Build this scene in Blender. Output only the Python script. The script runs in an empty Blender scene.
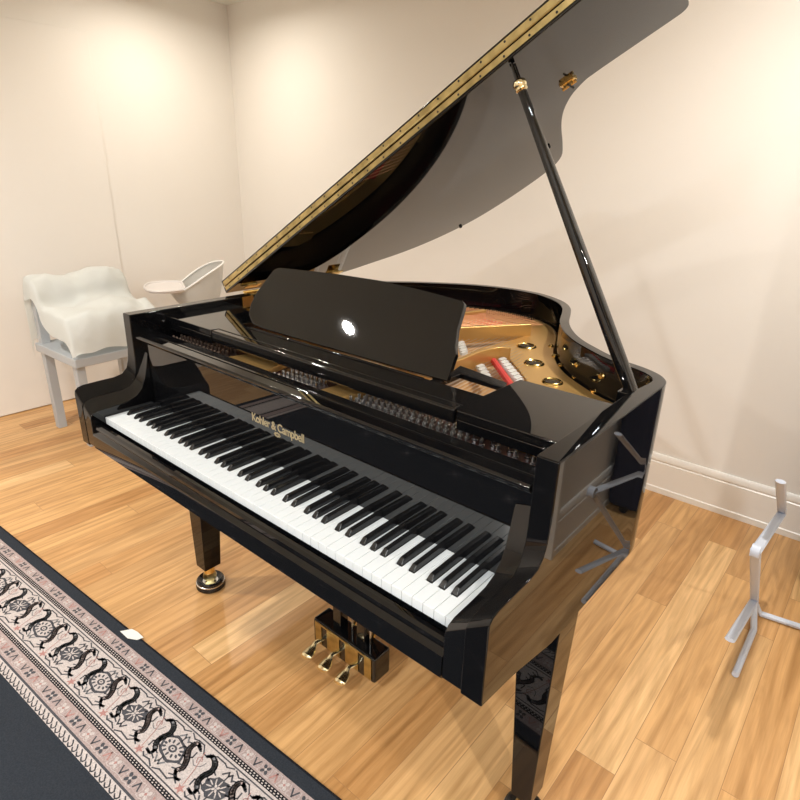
import bpy, bmesh, math, random
from mathutils import Vector, Matrix
random.seed(7)
R = math.radians
PI = math.pi
scn = bpy.context.scene
C = scn.collection

# ------------------------------------------------------------------ camera, world, exposure
def look_matrix(yaw, pitch, roll):
    cy, sy = math.cos(yaw), math.sin(yaw); cp, sp = math.cos(pitch), math.sin(pitch)
    f = Vector((sy*cp, cy*cp, sp)); r = Vector((cy, -sy, 0)); u = r.cross(f)
    cr, sr = math.cos(roll), math.sin(roll)
    r2 = r*cr + u*sr; u2 = u*cr - r*sr
    return Matrix((r2, u2, -f)).transposed()
cam_d = bpy.data.cameras.new('camera'); cam = bpy.data.objects.new('camera', cam_d); C.objects.link(cam)
M4 = look_matrix(-0.6979, -0.3730, 0.0245).to_4x4(); M4.translation = Vector((1.0181, -0.6417, 1.3946))
cam.matrix_world = M4
cam_d.sensor_width = 36; cam_d.lens = 36*591.19/800; cam_d.clip_start = 0.02
scn.camera = cam
w = bpy.data.worlds.new('world'); scn.world = w; w.use_nodes = True
w.node_tree.nodes['Background'].inputs[0].default_value = (0.5, 0.55, 0.65, 1)
w.node_tree.nodes['Background'].inputs[1].default_value = 0.15
vs = scn.view_settings
vs.view_transform = 'Standard'; vs.look = 'None'; vs.gamma = 1; vs.use_curve_mapping = False
vs.exposure = 0.12
CEIL = 2.355
WARM = (1.0, 0.92, 0.80); NEUT = (1.0, 0.96, 0.90); COOL = (0.86, 0.94, 1.0)
CANS = [(-2.15, 1.36, 10.5, WARM), (-1.63, -0.65, 28, NEUT), (0.62, -1.55, 36, COOL),
        (2.3, -0.75, 34, NEUT), (-0.55, -2.3, 28, NEUT), (2.1, -2.2, 22, NEUT), (0.80, 1.18, 18, NEUT)]  # lamps after the first pair are unseen, added as fill

# ------------------------------------------------------------------ materials
def mat(name, col, rough=0.5, metal=0.0, coat=0.0, spec=0.5, emit=None, estr=0, ior=None):
    m = bpy.data.materials.new(name); m.use_nodes = True
    b = m.node_tree.nodes['Principled BSDF']
    b.inputs['Base Color'].default_value = (*col, 1)
    b.inputs['Roughness'].default_value = rough
    b.inputs['Metallic'].default_value = metal
    b.inputs['Coat Weight'].default_value = coat
    b.inputs['Specular IOR Level'].default_value = spec
    if ior: b.inputs['IOR'].default_value = ior
    if emit:
        b.inputs['Emission Color'].default_value = (*emit, 1); b.inputs['Emission Strength'].default_value = estr
    return m
def noise_bump(m, scale, strength, dist=0.002, detail=4, vec=None):
    nt = m.node_tree; b = nt.nodes['Principled BSDF']
    n = nt.nodes.new('ShaderNodeTexNoise'); n.inputs['Scale'].default_value = scale; n.inputs['Detail'].default_value = detail
    tc = nt.nodes.new('ShaderNodeTexCoord'); nt.links.new(tc.outputs['Object'], n.inputs['Vector'])
    bp = nt.nodes.new('ShaderNodeBump'); bp.inputs['Strength'].default_value = strength; bp.inputs['Distance'].default_value = dist
    nt.links.new(n.outputs['Fac'], bp.inputs['Height']); nt.links.new(bp.outputs['Normal'], b.inputs['Normal'])
    return m
def noise_col(m, c1, c2, scale, detail=3):
    nt = m.node_tree; b = nt.nodes['Principled BSDF']
    n = nt.nodes.new('ShaderNodeTexNoise'); n.inputs['Scale'].default_value = scale; n.inputs['Detail'].default_value = detail
    tc = nt.nodes.new('ShaderNodeTexCoord'); nt.links.new(tc.outputs['Object'], n.inputs['Vector'])
    r = nt.nodes.new('ShaderNodeValToRGB')
    r.color_ramp.elements[0].position = 0.35; r.color_ramp.elements[1].position = 0.65
    r.color_ramp.elements[0].color = (*c1, 1); r.color_ramp.elements[1].color = (*c2, 1)
    nt.links.new(n.outputs['Fac'], r.inputs[0]); nt.links.new(r.outputs[0], b.inputs['Base Color'])
    return m
M = {}
M['gloss'] = mat('black_polyester', (0.0035, 0.0035, 0.004), 0.02, spec=0.5, ior=1.55)
M['case'] = mat('black_polyester_case', (0.0035, 0.0035, 0.004), 0.02, spec=0.5, ior=1.38)
M['satin'] = mat('black_satin', (0.006, 0.006, 0.007), 0.16, spec=0.5)
M['bkey'] = mat('black_key_plastic', (0.008, 0.008, 0.009), 0.22)
M['wkey'] = mat('white_key_plastic', (0.80, 0.84, 0.86), 0.16)
M['brass'] = mat('brass', (0.80, 0.58, 0.22), 0.22, 1.0)
M['brass_dull'] = noise_col(mat('aged_brass', (0.60, 0.46, 0.20), 0.33, 1.0), (0.36, 0.28, 0.12), (0.56, 0.44, 0.20), 30)
M['pedal'] = mat('pale_brass', (0.82, 0.72, 0.46), 0.2, 1.0)
M['gold'] = noise_bump(mat('gold_plate_paint', (0.70, 0.43, 0.15), 0.36, 0.7), 160, 0.15, 0.0008)
M['red'] = mat('red_felt', (0.62, 0.06, 0.05), 0.9)
M['white_felt'] = mat('white_felt', (0.62, 0.60, 0.56), 0.9)
M['steel'] = mat('steel', (0.62, 0.62, 0.62), 0.25, 1.0)
M['darksteel'] = mat('dark_steel', (0.16, 0.12, 0.10), 0.4, 1.0)
M['string'] = mat('steel_string', (0.55, 0.52, 0.48), 0.35, 1.0)
M['copper'] = mat('copper_string', (0.60, 0.30, 0.16), 0.35, 1.0)
M['spruce'] = noise_col(mat('spruce_board', (0.55, 0.33, 0.15), 0.35), (0.50, 0.28, 0.12), (0.62, 0.38, 0.18), 9)
M['pinblock'] = mat('dark_red_maple', (0.07, 0.025, 0.018), 0.4)
M['dark'] = mat('dark_wood_and_hole_shade', (0.02, 0.012, 0.008), 0.5)
M['letter'] = mat('inlaid_letter_brass', (0.50, 0.42, 0.26), 0.4, 0.6)
M['rubber'] = mat('black_rubber', (0.01, 0.01, 0.01), 0.7)
M['wall'] = noise_bump(mat('wall_paint', (0.82, 0.79, 0.745), 0.6, spec=0.25), 220, 0.05)
M['ceiling'] = mat('ceiling_paint', (0.86, 0.90, 0.85), 0.7, spec=0.2)
M['trim'] = mat('white_trim_paint', (0.86, 0.84, 0.80), 0.3)
M['shell'] = mat('white_plastic', (0.78, 0.77, 0.74), 0.35)
M['tray'] = mat('pale_plastic_tray', (0.74, 0.70, 0.68), 0.3)
M['cloth'] = noise_bump(mat('white_cotton', (0.90, 0.91, 0.88), 0.85), 60, 0.25, 0.003)
M['greywood'] = mat('grey_painted_wood', (0.42, 0.44, 0.46), 0.5)
M['glass_night'] = mat('night_window_glass', (0.012, 0.018, 0.045), 0.05)
M['navy'] = mat('navy_fabric', (0.012, 0.018, 0.045), 0.8)
M['grey_metal'] = mat('grey_blue_metal', (0.55, 0.60, 0.70), 0.5)
M['glow'] = mat('lamp_diffuser', (1, 1, 1), 0.5, emit=(1.0, 0.9, 0.78), estr=14)
M['label'] = mat('white_label', (0.78, 0.78, 0.72), 0.7)

def floor_material():
    m = bpy.data.materials.new('oak_planks'); m.use_nodes = True
    nt = m.node_tree; L = nt.links.new; N = nt.nodes.new
    b = nt.nodes['Principled BSDF']
    tc = N('ShaderNodeTexCoord'); sep = N('ShaderNodeSeparateXYZ'); L(tc.outputs['Object'], sep.inputs[0])
    comb = N('ShaderNodeCombineXYZ')
    ax = N('ShaderNodeMath'); ax.operation = 'ADD'; ax.inputs[1].default_value = -0.045+10.5; L(sep.outputs['X'], ax.inputs[0])
    ay = N('ShaderNodeMath'); ay.operation = 'ADD'; ay.inputs[1].default_value = 13.3; L(sep.outputs['Y'], ay.inputs[0])
    L(ay.outputs[0], comb.inputs['X']); L(ax.outputs[0], comb.inputs['Y'])
    br = N('ShaderNodeTexBrick'); L(comb.outputs[0], br.inputs['Vector'])
    br.inputs['Scale'].default_value = 1; br.inputs['Brick Width'].default_value = 0.93; br.inputs['Row Height'].default_value = 0.105
    br.inputs['Mortar Size'].default_value = 0.0009; br.inputs['Mortar Smooth'].default_value = 0.3
    br.offset = 0.37; br.offset_frequency = 3; br.squash = 1.35; br.squash_frequency = 2
    br.inputs['Color1'].default_value = (0, 0, 0, 1); br.inputs['Color2'].default_value = (1, 1, 1, 1); br.inputs['Mortar'].default_value = (0.5, 0.5, 0.5, 1)
    # grain: noise stretched along the plank, shifted per plank
    sc = N('ShaderNodeVectorMath'); sc.operation = 'MULTIPLY'; sc.inputs[1].default_value = (1.4, 15, 1); L(comb.outputs[0], sc.inputs[0])
    sh = N('ShaderNodeVectorMath'); sh.operation = 'MULTIPLY_ADD'; L(br.outputs['Color'], sh.inputs[0]); sh.inputs[1].default_value = (37, 91, 53); L(sc.outputs[0], sh.inputs[2])
    n1 = N('ShaderNodeTexNoise'); n1.inputs['Scale'].default_value = 1.6; n1.inputs['Detail'].default_value = 5; n1.inputs['Distortion'].default_value = 1.6; L(sh.outputs[0], n1.inputs['Vector'])
    wv = N('ShaderNodeTexWave'); wv.wave_type = 'BANDS'; wv.bands_direction = 'Y'; wv.inputs['Scale'].default_value = 0.55; wv.inputs['Distortion'].default_value = 9; wv.inputs['Detail'].default_value = 3; wv.inputs['Detail Scale'].default_value = 0.7
    L(sh.outputs[0], wv.inputs['Vector'])
    fine = N('ShaderNodeTexNoise'); fine.inputs['Scale'].default_value = 9; fine.inputs['Detail'].default_value = 3
    sc2 = N('ShaderNodeVectorMath'); sc2.operation = 'MULTIPLY'; sc2.inputs[1].default_value = (1.0, 30, 1); L(comb.outputs[0], sc2.inputs[0]); L(sc2.outputs[0], fine.inputs['Vector'])
    ramp = N('ShaderNodeValToRGB'); L(br.outputs['Color'], ramp.inputs[0])
    e = ramp.color_ramp.elements; e[0].color = (0.52, 0.27, 0.10, 1); e[1].color = (0.78, 0.50, 0.24, 1)
    x = ramp.color_ramp.elements.new(0.5); x.color = (0.68, 0.40, 0.17, 1)
    x = ramp.color_ramp.elements.new(0.75); x.color = (0.60, 0.34, 0.14, 1)
    def mix(fac, a, bcol, mode='MULTIPLY', f=1.0):
        mx = N('ShaderNodeMix'); mx.data_type = 'RGBA'; mx.blend_type = mode
        if fac is None: mx.inputs[0].default_value = f
        else: L(fac, mx.inputs[0])
        L(a, mx.inputs[6])
        if isinstance(bcol, tuple): mx.inputs[7].default_value = bcol
        else: L(bcol, mx.inputs[7])
        return mx.outputs[2]
    r1 = N('ShaderNodeValToRGB'); L(n1.outputs['Fac'], r1.inputs[0])
    r1.color_ramp.elements[0].position = 0.3; r1.color_ramp.elements[0].color = (0.74, 0.70, 0.64, 1); r1.color_ramp.elements[1].position = 0.62; r1.color_ramp.elements[1].color = (1.05, 1.05, 1.05, 1)
    r2 = N('ShaderNodeValToRGB'); L(wv.outputs['Fac'], r2.inputs[0])
    r2.color_ramp.elements[0].position = 0.0; r2.color_ramp.elements[0].color = (0.84, 0.80, 0.74, 1); r2.color_ramp.elements[1].position = 0.45; r2.color_ramp.elements[1].color = (1, 1, 1, 1)
    r3 = N('ShaderNodeValToRGB'); L(fine.outputs['Fac'], r3.inputs[0])
    r3.color_ramp.elements[0].position = 0.3; r3.color_ramp.elements[0].color = (0.86, 0.84, 0.80, 1); r3.color_ramp.elements[1].position = 0.6; r3.color_ramp.elements[1].color = (1, 1, 1, 1)
    c = mix(None, ramp.outputs[0], r1.outputs[0]); c = mix(None, c, r2.outputs[0], f=0.75); c = mix(None, c, r3.outputs[0], f=0.6)
    c = mix(br.outputs['Fac'], c, (0.34, 0.18, 0.075, 1), 'MIX')
    L(c, b.inputs['Base Color'])
    b.inputs['Roughness'].default_value = 0.34; b.inputs['Specular IOR Level'].default_value = 0.4
    return m
M['floor'] = floor_material()

# ------------------------------------------------------------------ helpers
W0 = {}          # world translation of every object made here (nothing is rotated except where noted)
def obj(name, bm, m, parent=None, bevel=0, seg=2, smooth=35, origin=None):
    me = bpy.data.meshes.new(name)
    bmesh.ops.recalc_face_normals(bm, faces=bm.faces[:])
    if origin is None:
        xs = [v.co.x for v in bm.verts]; ys = [v.co.y for v in bm.verts]; zs = [v.co.z for v in bm.verts]
        origin = Vector(((min(xs)+max(xs))/2, (min(ys)+max(ys))/2, min(zs)))
    origin = Vector(origin)
    bmesh.ops.translate(bm, verts=bm.verts[:], vec=-origin)
    for f in bm.faces: f.smooth = True
    bm.to_mesh(me); bm.free()
    if not bevel: me.set_sharp_from_angle(angle=R(smooth))
    ms = m if isinstance(m, (list, tuple)) else [m]
    for q in ms: me.materials.append(q)
    o = bpy.data.objects.new(name, me); C.objects.link(o)
    if parent is not None:
        o.parent = parent; o.location = origin - W0[parent.name]
    else: o.location = origin
    W0[o.name] = origin
    if bevel:
        md = o.modifiers.new('bevel', 'BEVEL'); md.width = bevel; md.segments = seg; md.limit_method = 'ANGLE'; md.angle_limit = R(32); md.harden_normals = True
    return o
def thing(name, label, cat, loc, group=None):
    o = bpy.data.objects.new(name, None); C.objects.link(o); o.empty_display_size = 0.1
    o.location = loc; W0[o.name] = Vector(loc); o['label'] = label; o['category'] = cat
    if group: o['group'] = group
    return o
def tag(o, label, cat, group=None):
    o['label'] = label; o['category'] = cat
    if group: o['group'] = group
    return o
def struct(name, bm, m, bevel=0, parent=None):
    o = obj(name, bm, m, parent, bevel)
    if parent is None: o['kind'] = 'structure'
    return o
def dup(o, vec, parent=None):
    c = o.copy(); C.objects.link(c); p = parent or o.parent
    c.parent = p; org = W0[o.name] + Vector(vec); W0[c.name] = org
    c.location = org - (W0[p.name] if p else Vector((0, 0, 0)))
    return c
def nb(): return bmesh.new()
def box(bm, x0, x1, y0, y1, z0, z1, mi=0):
    v = [bm.verts.new(p) for p in ((x0,y0,z0),(x1,y0,z0),(x1,y1,z0),(x0,y1,z0),(x0,y0,z1),(x1,y0,z1),(x1,y1,z1),(x0,y1,z1))]
    for q in ((0,3,2,1),(4,5,6,7),(0,1,5,4),(1,2,6,5),(2,3,7,6),(3,0,4,7)):
        f = bm.faces.new([v[i] for i in q]); f.material_index = mi
    return bm
def prism(bm, pts, fn, a, b, mi=0, cap=True):
    """pts 2-D outline, fn(p, q, t) -> 3-D, extruded t=a..b"""
    n = len(pts)
    A = [bm.verts.new(fn(p[0], p[1], a)) for p in pts]; B = [bm.verts.new(fn(p[0], p[1], b)) for p in pts]
    for i in range(n):
        f = bm.faces.new((A[i], A[(i+1) % n], B[(i+1) % n], B[i])); f.material_index = mi
    if cap:
        for q in (A[::-1], B):
            f = bm.faces.new(q); f.material_index = mi
    return bm
XY = lambda x, y, t: (x, y, t)
YZ = lambda y, z, t: (t, y, z)
XZ = lambda x, z, t: (x, t, z)
def tube(bm, pts, r, seg=10, mi=0, closed=False, flat=None):
    pts = [Vector(p) for p in pts]; n = len(pts); rings = []
    rr = r if isinstance(r, (list, tuple)) else [r]*n
    prev = None
    for i, p in enumerate(pts):
        t = (pts[min(i+1, n-1)] - pts[max(i-1, 0)]).normalized()
        if prev is None:
            a = t.cross(Vector((0, 0, 1)))
            if a.length < 1e-3: a = t.cross(Vector((1, 0, 0)))
            a.normalize()
        else:
            a = (prev - t*prev.dot(t)).normalized()
        prev = a; b = t.cross(a)
        fl = flat if flat else 1.0
        rings.append([bm.verts.new(p + (a*math.cos(2*PI*k/seg) + b*math.sin(2*PI*k/seg)*fl)*rr[i]) for k in range(seg)])
    for i in range(n-1):
        for k in range(seg):
            f = bm.faces.new((rings[i][k], rings[i][(k+1) % seg], rings[i+1][(k+1) % seg], rings[i+1][k])); f.material_index = mi
    for q in (rings[0][::-1], rings[-1]):
        f = bm.faces.new(q); f.material_index = mi
    return bm
def lathe(bm, prof, c, seg=28, mi=0, axis=None):
    """prof [(r,h)] about an axis through c (default +Z)"""
    c = Vector(c); ax = Vector(axis).normalized() if axis else Vector((0, 0, 1))
    a = ax.cross(Vector((0, 1, 0)))
    if a.length < 1e-3: a = ax.cross(Vector((1, 0, 0)))
    a.normalize(); b = ax.cross(a); rings = []
    for r, h in prof:
        rings.append([bm.verts.new(c + ax*h + (a*math.cos(2*PI*k/seg) + b*math.sin(2*PI*k/seg))*max(r, 1e-5)) for k in range(seg)])
    for i in range(len(prof)-1):
        for k in range(seg):
            f = bm.faces.new((rings[i][k], rings[i][(k+1) % seg], rings[i+1][(k+1) % seg], rings[i+1][k])); f.material_index = mi
    for q in (rings[0][::-1], rings[-1]):
        f = bm.faces.new(q); f.material_index = mi
    return bm
def crom(P, n=6, closed=False):
    out = []; k = len(P)
    rng = range(k if closed else k-1)
    for i in rng:
        p0 = P[(i-1) % k] if (closed or i > 0) else P[0]; p1 = P[i]; p2 = P[(i+1) % k]
        p3 = P[(i+2) % k] if (closed or i+2 < k) else P[-1]
        for j in range(n):
            t = j/n
            out.append(tuple(0.5*((2*p1[d]) + (-p0[d]+p2[d])*t + (2*p0[d]-5*p1[d]+4*p2[d]-p3[d])*t*t + (-p0[d]+3*p1[d]-3*p2[d]+p3[d])*t**3) for d in range(len(p1))))
    if not closed: out.append(tuple(P[-1]))
    return out
def offset_line(P, d):
    out = []
    for i, p in enumerate(P):
        a = P[max(i-1, 0)]; b = P[min(i+1, len(P)-1)]
        t = Vector((b[0]-a[0], b[1]-a[1])).normalized()
        out.append((p[0]-t.y*d, p[1]+t.x*d))
    return out

# ------------------------------------------------------------------ the room
XL, XR, YB, YF = -2.774, 3.2, 2.035, -3.2
struct('floor', box(nb(), XL-.1, XR+.1, YF-.1, YB+.1, -0.05, 0), M['floor'])
# object-space planks need the world origin
fl = bpy.data.objects['floor']
for v in fl.data.vertices: v.co += fl.location
fl.location = (0, 0, 0)
struct('ceiling', box(nb(), XL-.1, XR+.1, YF-.1, YB+.1, CEIL, CEIL+.05), M['ceiling'])
struct('wall_left', box(nb(), XL-.1, XL, YF, YB, 0, CEIL), M['wall'])
struct('wall_back', box(nb(), XL-.1, 1.15, YB, YB+.1, 0, CEIL), M['wall'])
struct('wall_right', box(box(nb(), 1.15, 1.27, 1.22, YB+.1, 0, CEIL), XR, XR+.1, YF, YB+.1, 0, CEIL), M['wall'])
struct('wall_alcove', box(nb(), 1.27, XR, YB, YB+.1, 0, CEIL), M['wall'])
struct('wall_front', box(nb(), XL-.1, XR+.1, YF-.1, YF, 0, CEIL), M['wall'])
def base_prof(t=0.014): return [(0, 0), (t+.004, 0), (t+.004, .026), (t, .030), (t, .150), (t-.004, .154), (t-.004, .158), (t-.001, .162), (t-.001, .180), (t-.007, .190), (0, .190)]
struct('baseboard_back', prism(nb(), [(YB-a, b) for a, b in base_prof()], YZ, XL, 1.15), M['trim'])
struct('baseboard_left', prism(nb(), [(XL+a, b) for a, b in base_prof()], XZ, 1.20, YB-.0142), M['trim'])
struct('baseboard_right', prism(nb(), [(1.15-a, b) for a, b in base_prof()], XZ, 1.22, YB-.0142), M['trim'])
# white casing on the end of the short wall
struct('trim_1', box(nb(), 1.128, 1.292, 1.198, 1.2195, 0, 2.1), M['trim'], 0.003)
# flush white door in the left wall, its edge is the fine upright line at the photo's left
struct('door_1', box(nb(), XL, XL+.012, 0.22, 1.10, 0.005, 2.06), M['wall'], 0.003)
# dark evening window in the wall behind the camera
wf = struct('window_1', box(box(box(box(nb(), 0.2, 0.27, YF, YF+.04, .75, 2.1), 1.93, 2.0, YF, YF+.04, .75, 2.1), .27, 1.93, YF, YF+.04, 2.03, 2.1), .27, 1.93, YF, YF+.04, .75, .82), M['trim'])
obj('pane', box(nb(), .27, 1.93, YF, YF+.012, .82, 2.03), M['glass_night'], wf)

# recessed lights: corner and left-wall ones inferred, the others added as fill
spots = ['over the back left corner of the room', 'nearest the left wall, in front of the piano', 'added as fill nearest the camera, beside the rug', 'added as fill at the right, beyond the camera', 'added as fill farthest behind the rug', 'added as fill in the right corner by the dark window', 'added to brighten the back wall, between the lid tip and the short wall']
for (x, y, pw, col), where in zip(CANS, spots):
    t = thing('ceiling_light', 'small round recessed ceiling light ' + where, 'ceiling light', (x, y, CEIL), 'recessed ceiling lights')
    obj('trim_ring', lathe(nb(), [(.048, -.004), (.050, -.008), (.072, -.007), (.078, -.0005), (.046, -.0005)], (x, y, CEIL)), M['trim'], t)
    obj('diffuser', lathe(nb(), [(.0005, -.003), (.047, -.003), (.047, -.001), (.0005, -.001)], (x, y, CEIL)), M['glow'], t)
    ld = bpy.data.lights.new('can', 'AREA'); ld.shape = 'DISK'; ld.size = 0.09; ld.energy = pw; ld.color = col; ld.spread = R(165)
    lo = bpy.data.objects.new('lamp', ld); C.objects.link(lo); lo.parent = t; lo.location = (0, 0, -0.012)

# ------------------------------------------------------------------ the piano
P = thing('grand_piano', 'glossy black grand piano with its lid propped open, standing on the oak floor', 'piano', (0, 0.62, 0))
HW, ZK, ZR, T = 0.691, 0.718, 0.985, 0.040
# case: one continuous wall (arms, straight sides, S-bend and tail)
right = [(-.041, .778), (-.038, .790), (-.030, .797), (-.015, .801), (.038, .802), (.075, .802), (.100, .807), (.116, .822), (.124, .845), (.127, .872), (.121, .905), (.1225, .96), (.124, .985)]
def bot(y):
    P_ = [(-.041, .631), (.06, .618), (.20, .584), (.32, .580), (.60, .570), (1.5, .565)]
    for a, b in zip(P_, P_[1:]):
        if y <= b[0]: return a[1] + (b[1]-a[1])*(y-a[0])/(b[0]-a[0])
    return .565
def mono(seq):   # stations: outer x,y, top z, inner drop
    out = []; yy = -1
    for y, z in seq:
        y = max(y, yy+.0006); yy = y
        out.append((y, z))
    return out
front = mono(right)
curveR = [(0.691, 0.5), (0.691, 0.56), (0.6908, 0.605), (0.684, 0.643), (0.66, 0.676), (0.625, 0.699), (0.592, 0.712), (0.56, 0.7235), (0.517, 0.746), (0.467, 0.782), (0.425, 0.815), (0.39, 0.85), (0.355, 0.893), (0.322, 0.942), (0.29, 1.0), (0.262, 1.0655), (0.236, 1.1264), (0.207, 1.1872), (0.171, 1.2422), (0.135, 1.2808), (0.094, 1.3112), (0.05, 1.3358), (0.002, 1.3545), (-0.072, 1.3639), (-0.13, 1.3615), (-0.189, 1.351), (-0.255, 1.3276), (-0.318, 1.296), (-0.38, 1.2551), (-0.44, 1.2047), (-0.5, 1.1404), (-0.56, 1.0643), (-0.615, 0.985), (-0.655, 0.915), (-0.68, 0.85), (-0.691, 0.78), (-0.691, 0.7), (-0.691, 0.5)]
curve = crom(curveR, 3)
st = []
for y, z in front:
    zi = z - (0.030 if z < .83 else (0.030*(0.985-z)/.155 if z < .985 else 0))
    st.append(((HW, y), (HW-T, y), z, zi))
for y in (.2, .3, .4): st.append(((HW, y), (HW-T, y), ZR, ZR))
def thick(p):      # the bent rim is thinner than the arms
    return T if p[0] < -.6 and p[1] < .8 else T - .012*min(1, max(0, (p[1]-.50)/.12))
inn = []
for q_, c_ in enumerate(curve):
    a_ = curve[max(q_-1, 0)]; b_ = curve[min(q_+1, len(curve)-1)]; t_ = Vector((b_[0]-a_[0], b_[1]-a_[1])).normalized(); k_ = thick(c_)
    if c_[0] < -.5 and c_[1] < 1.0: k_ = T - .012*max(0, (c_[1]-.8)/.2)
    inn.append((c_[0]-t_.y*k_, c_[1]+t_.x*k_))
for a, b in zip(curve, inn):
    zt_ = ZR - .006*min(1, max(0, (a[1]-1.0)/.25)); st.append((a, b, zt_, zt_))
for y in (.4, .3, .2): st.append(((-HW, y), (-HW+T, y), ZR, ZR))
for y, z in reversed(front):
    zi = z - (0.030 if z < .83 else (0.030*(0.985-z)/.155 if z < .985 else 0))
    st.append(((-HW, y), (-HW+T, y), z, zi))
bm = nb(); cols = []
for o_, i_, zo, zi in st:
    zb = bot(o_[1])
    cols.append([bm.verts.new((o_[0], o_[1], zb)), bm.verts.new((o_[0], o_[1], zo)), bm.verts.new((i_[0], i_[1], zi)), bm.verts.new((i_[0], i_[1], zb))])
for a, b in zip(cols, cols[1:]):
    for k in range(4): bm.faces.new((a[k], b[k], b[(k+1) % 4], a[(k+1) % 4]))
bm.faces.new(cols[0]); bm.faces.new(cols[-1][::-1])
case = obj('case', bm, M['case'], P, bevel=0.0028, seg=3)
# thin seam strip let into the rim's top on the treble side
innerline = [(HW-T, .13)] + [(HW-T, y) for y in (.2, .3, .4)] + [q for q in inn] + [(-HW+T, y) for y in (.4, .3, .2, .13)]
# keybed, key slip, cheek blocks
obj('keybed', box(nb(), -HW+T, HW-T, -.02, .44, .618, .662), M['satin'], P)
slip = [(-.0125, .700), (-.018, .7045), (-.026, .704), (-.0315, .699), (-.033, .693), (-.0300, .689), (-.0300, .686), (-.034, .682), (-.0395, .678), (-.041, .672), (-.041, .636), (-.037, .6315), (-.022, .6315), (-.0125, .640)]
obj('key_slip', prism(nb(), slip, YZ, -.613, .613), M['gloss'], P, smooth=22)
for s in (-1, 1):
    ch = [(-.0395, .716, .745), (-.037, .729, .757), (-.030, .737, .765), (-.015, .742, .770), (.038, .744, .771), (.075, .747, .771), (.100, .757, .777), (.118, .775, .793), (.130, .80, .816), (.140, .835, .85), (.149, .875, .885)]
    bm = nb(); cs = []
    for y, zi, zo in ch:
        cs.append([bm.verts.new((s*.6135, y, .636)), bm.verts.new((s*.6135, y, zi)), bm.verts.new((s*(HW-T+.0005), y, zo)), bm.verts.new((s*(HW-T+.0005), y, .636))])
    for a, b in zip(cs, cs[1:]):
        for k in range(4): bm.faces.new((a[k], b[k], b[(k+1) % 4], a[(k+1) % 4]))
    bm.faces.new(cs[0]); bm.faces.new(cs[-1][::-1])
    obj('cheek_block', bm, M['gloss'], P, bevel=.002)
# fallboard
fb = [(.150, .712), (.150, .903), (.146, .909), (.138, .913), (.1345, .9165), (.1345, .921), (.138, .925), (.1615, .927), (.1625, .9235), (.1665, .9235), (.1675, .927), (.199, .927), (.204, .922), (.204, .902), (.170, .890), (.170, .712)]
fbo = obj('fallboard', prism(nb(), fb, YZ, -.6495, .6435), M['gloss'], P, bevel=.0008, seg=2)
td = bpy.data.curves.new('lettering', 'FONT'); td.body = 'Kohler & Campbell'; td.size = 0.030; td.extrude = 0.0003; td.offset = 0.0005; td.align_x = 'CENTER'; td.space_character = 0.92
to = bpy.data.objects.new('lettering', td); C.objects.link(to)
bpy.context.view_layer.update()
tm = bpy.data.meshes.new_from_object(to.evaluated_get(bpy.context.evaluated_depsgraph_get()))
bpy.data.objects.remove(to)
bm = nb(); bm.from_mesh(tm)
xs = [v.co.x for v in bm.verts]; sx = 0.193/(max(xs)-min(xs))
for v in bm.verts:
    x, y, z = v.co; v.co = Vector((-.023 + x*sx, .1496 - z, .8085 + y))
for x in (-.023,):      # small crest under the lettering
    for k in range(8):
        a = 2*PI*k/8
        prism(bm, [(x+.009*math.cos(a)+.004*math.cos(a+q*PI/2), .799+.004*math.sin(a)+.003*math.sin(a+q*PI/2)) for q in range(4)], XZ, .1490, .1499)
o = obj('lettering', bm, M['letter'], fbo, smooth=30); o['label'] = 'gold old-style lettering with a small crest'

# keys
KW = .0235
blk = {1: -.0028, 2: .0028, 4: -.0035, 5: 0, 6: .0035}      # boundary index inside an octave C..B
wx0 = -26*KW
bpos = {}
for i in range(1, 52):
    k = (i - 2) % 7          # boundary i lies left of white i; white 2 is C
    if k in blk: bpos[i] = wx0 + i*KW + blk[k]
g = .0006
for i in range(52):
    x0 = wx0 + i*KW + g/2; x1 = x0 + KW - g
    l = x0; r = x1
    if i in bpos: l = bpos[i] + .0076
    if i+1 in bpos: r = bpos[i+1] - .0076
    pts = [(x0, 0), (x1, 0), (x1, .0505)]
    if r < x1: pts.append((r, .0505))
    pts += [(r, .1495), (l, .1495)]
    if l > x0: pts.append((l, .0505))
    pts.append((x0, .0505))
    obj('white_key', prism(nb(), pts, XY, ZK-.0205, ZK), M['wkey'], P, bevel=.0008, seg=1)
bk0 = None
for i, x in sorted(bpos.items()):
    if bk0 is None:
        bm = nb()
        A = [(-.0068, .052, ZK-.012), (.0068, .052, ZK-.012), (.0068, .1495, ZK-.012), (-.0068, .1495, ZK-.012)]
        Bm = [(-.0066, .052, ZK+.001), (.0066, .052, ZK+.001), (.0066, .1495, ZK+.001), (-.0066, .1495, ZK+.001)]
        Tt = [(-.0046, .061, ZK+.0105), (.0046, .061, ZK+.0105), (.0048, .1495, ZK+.0125), (-.0048, .1495, ZK+.0125)]
        rows = [[bm.verts.new((p[0]+x, p[1], p[2])) for p in q] for q in (A, Bm, Tt)]
        for a, b in zip(rows, rows[1:]):
            for k in range(4): bm.faces.new((a[k], a[(k+1) % 4], b[(k+1) % 4], b[k]))
        bm.faces.new(rows[0][::-1]); bm.faces.new(rows[2])
        bk0 = obj('black_key', bm, M['bkey'], P, bevel=.0014, seg=3); bx = x
    else: dup(bk0, (x-bx, 0, 0))
obj('key_felt', box(nb(), -.611, .611, .1, .1499, ZK-.03, ZK-.022), M['red'], P)

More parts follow.
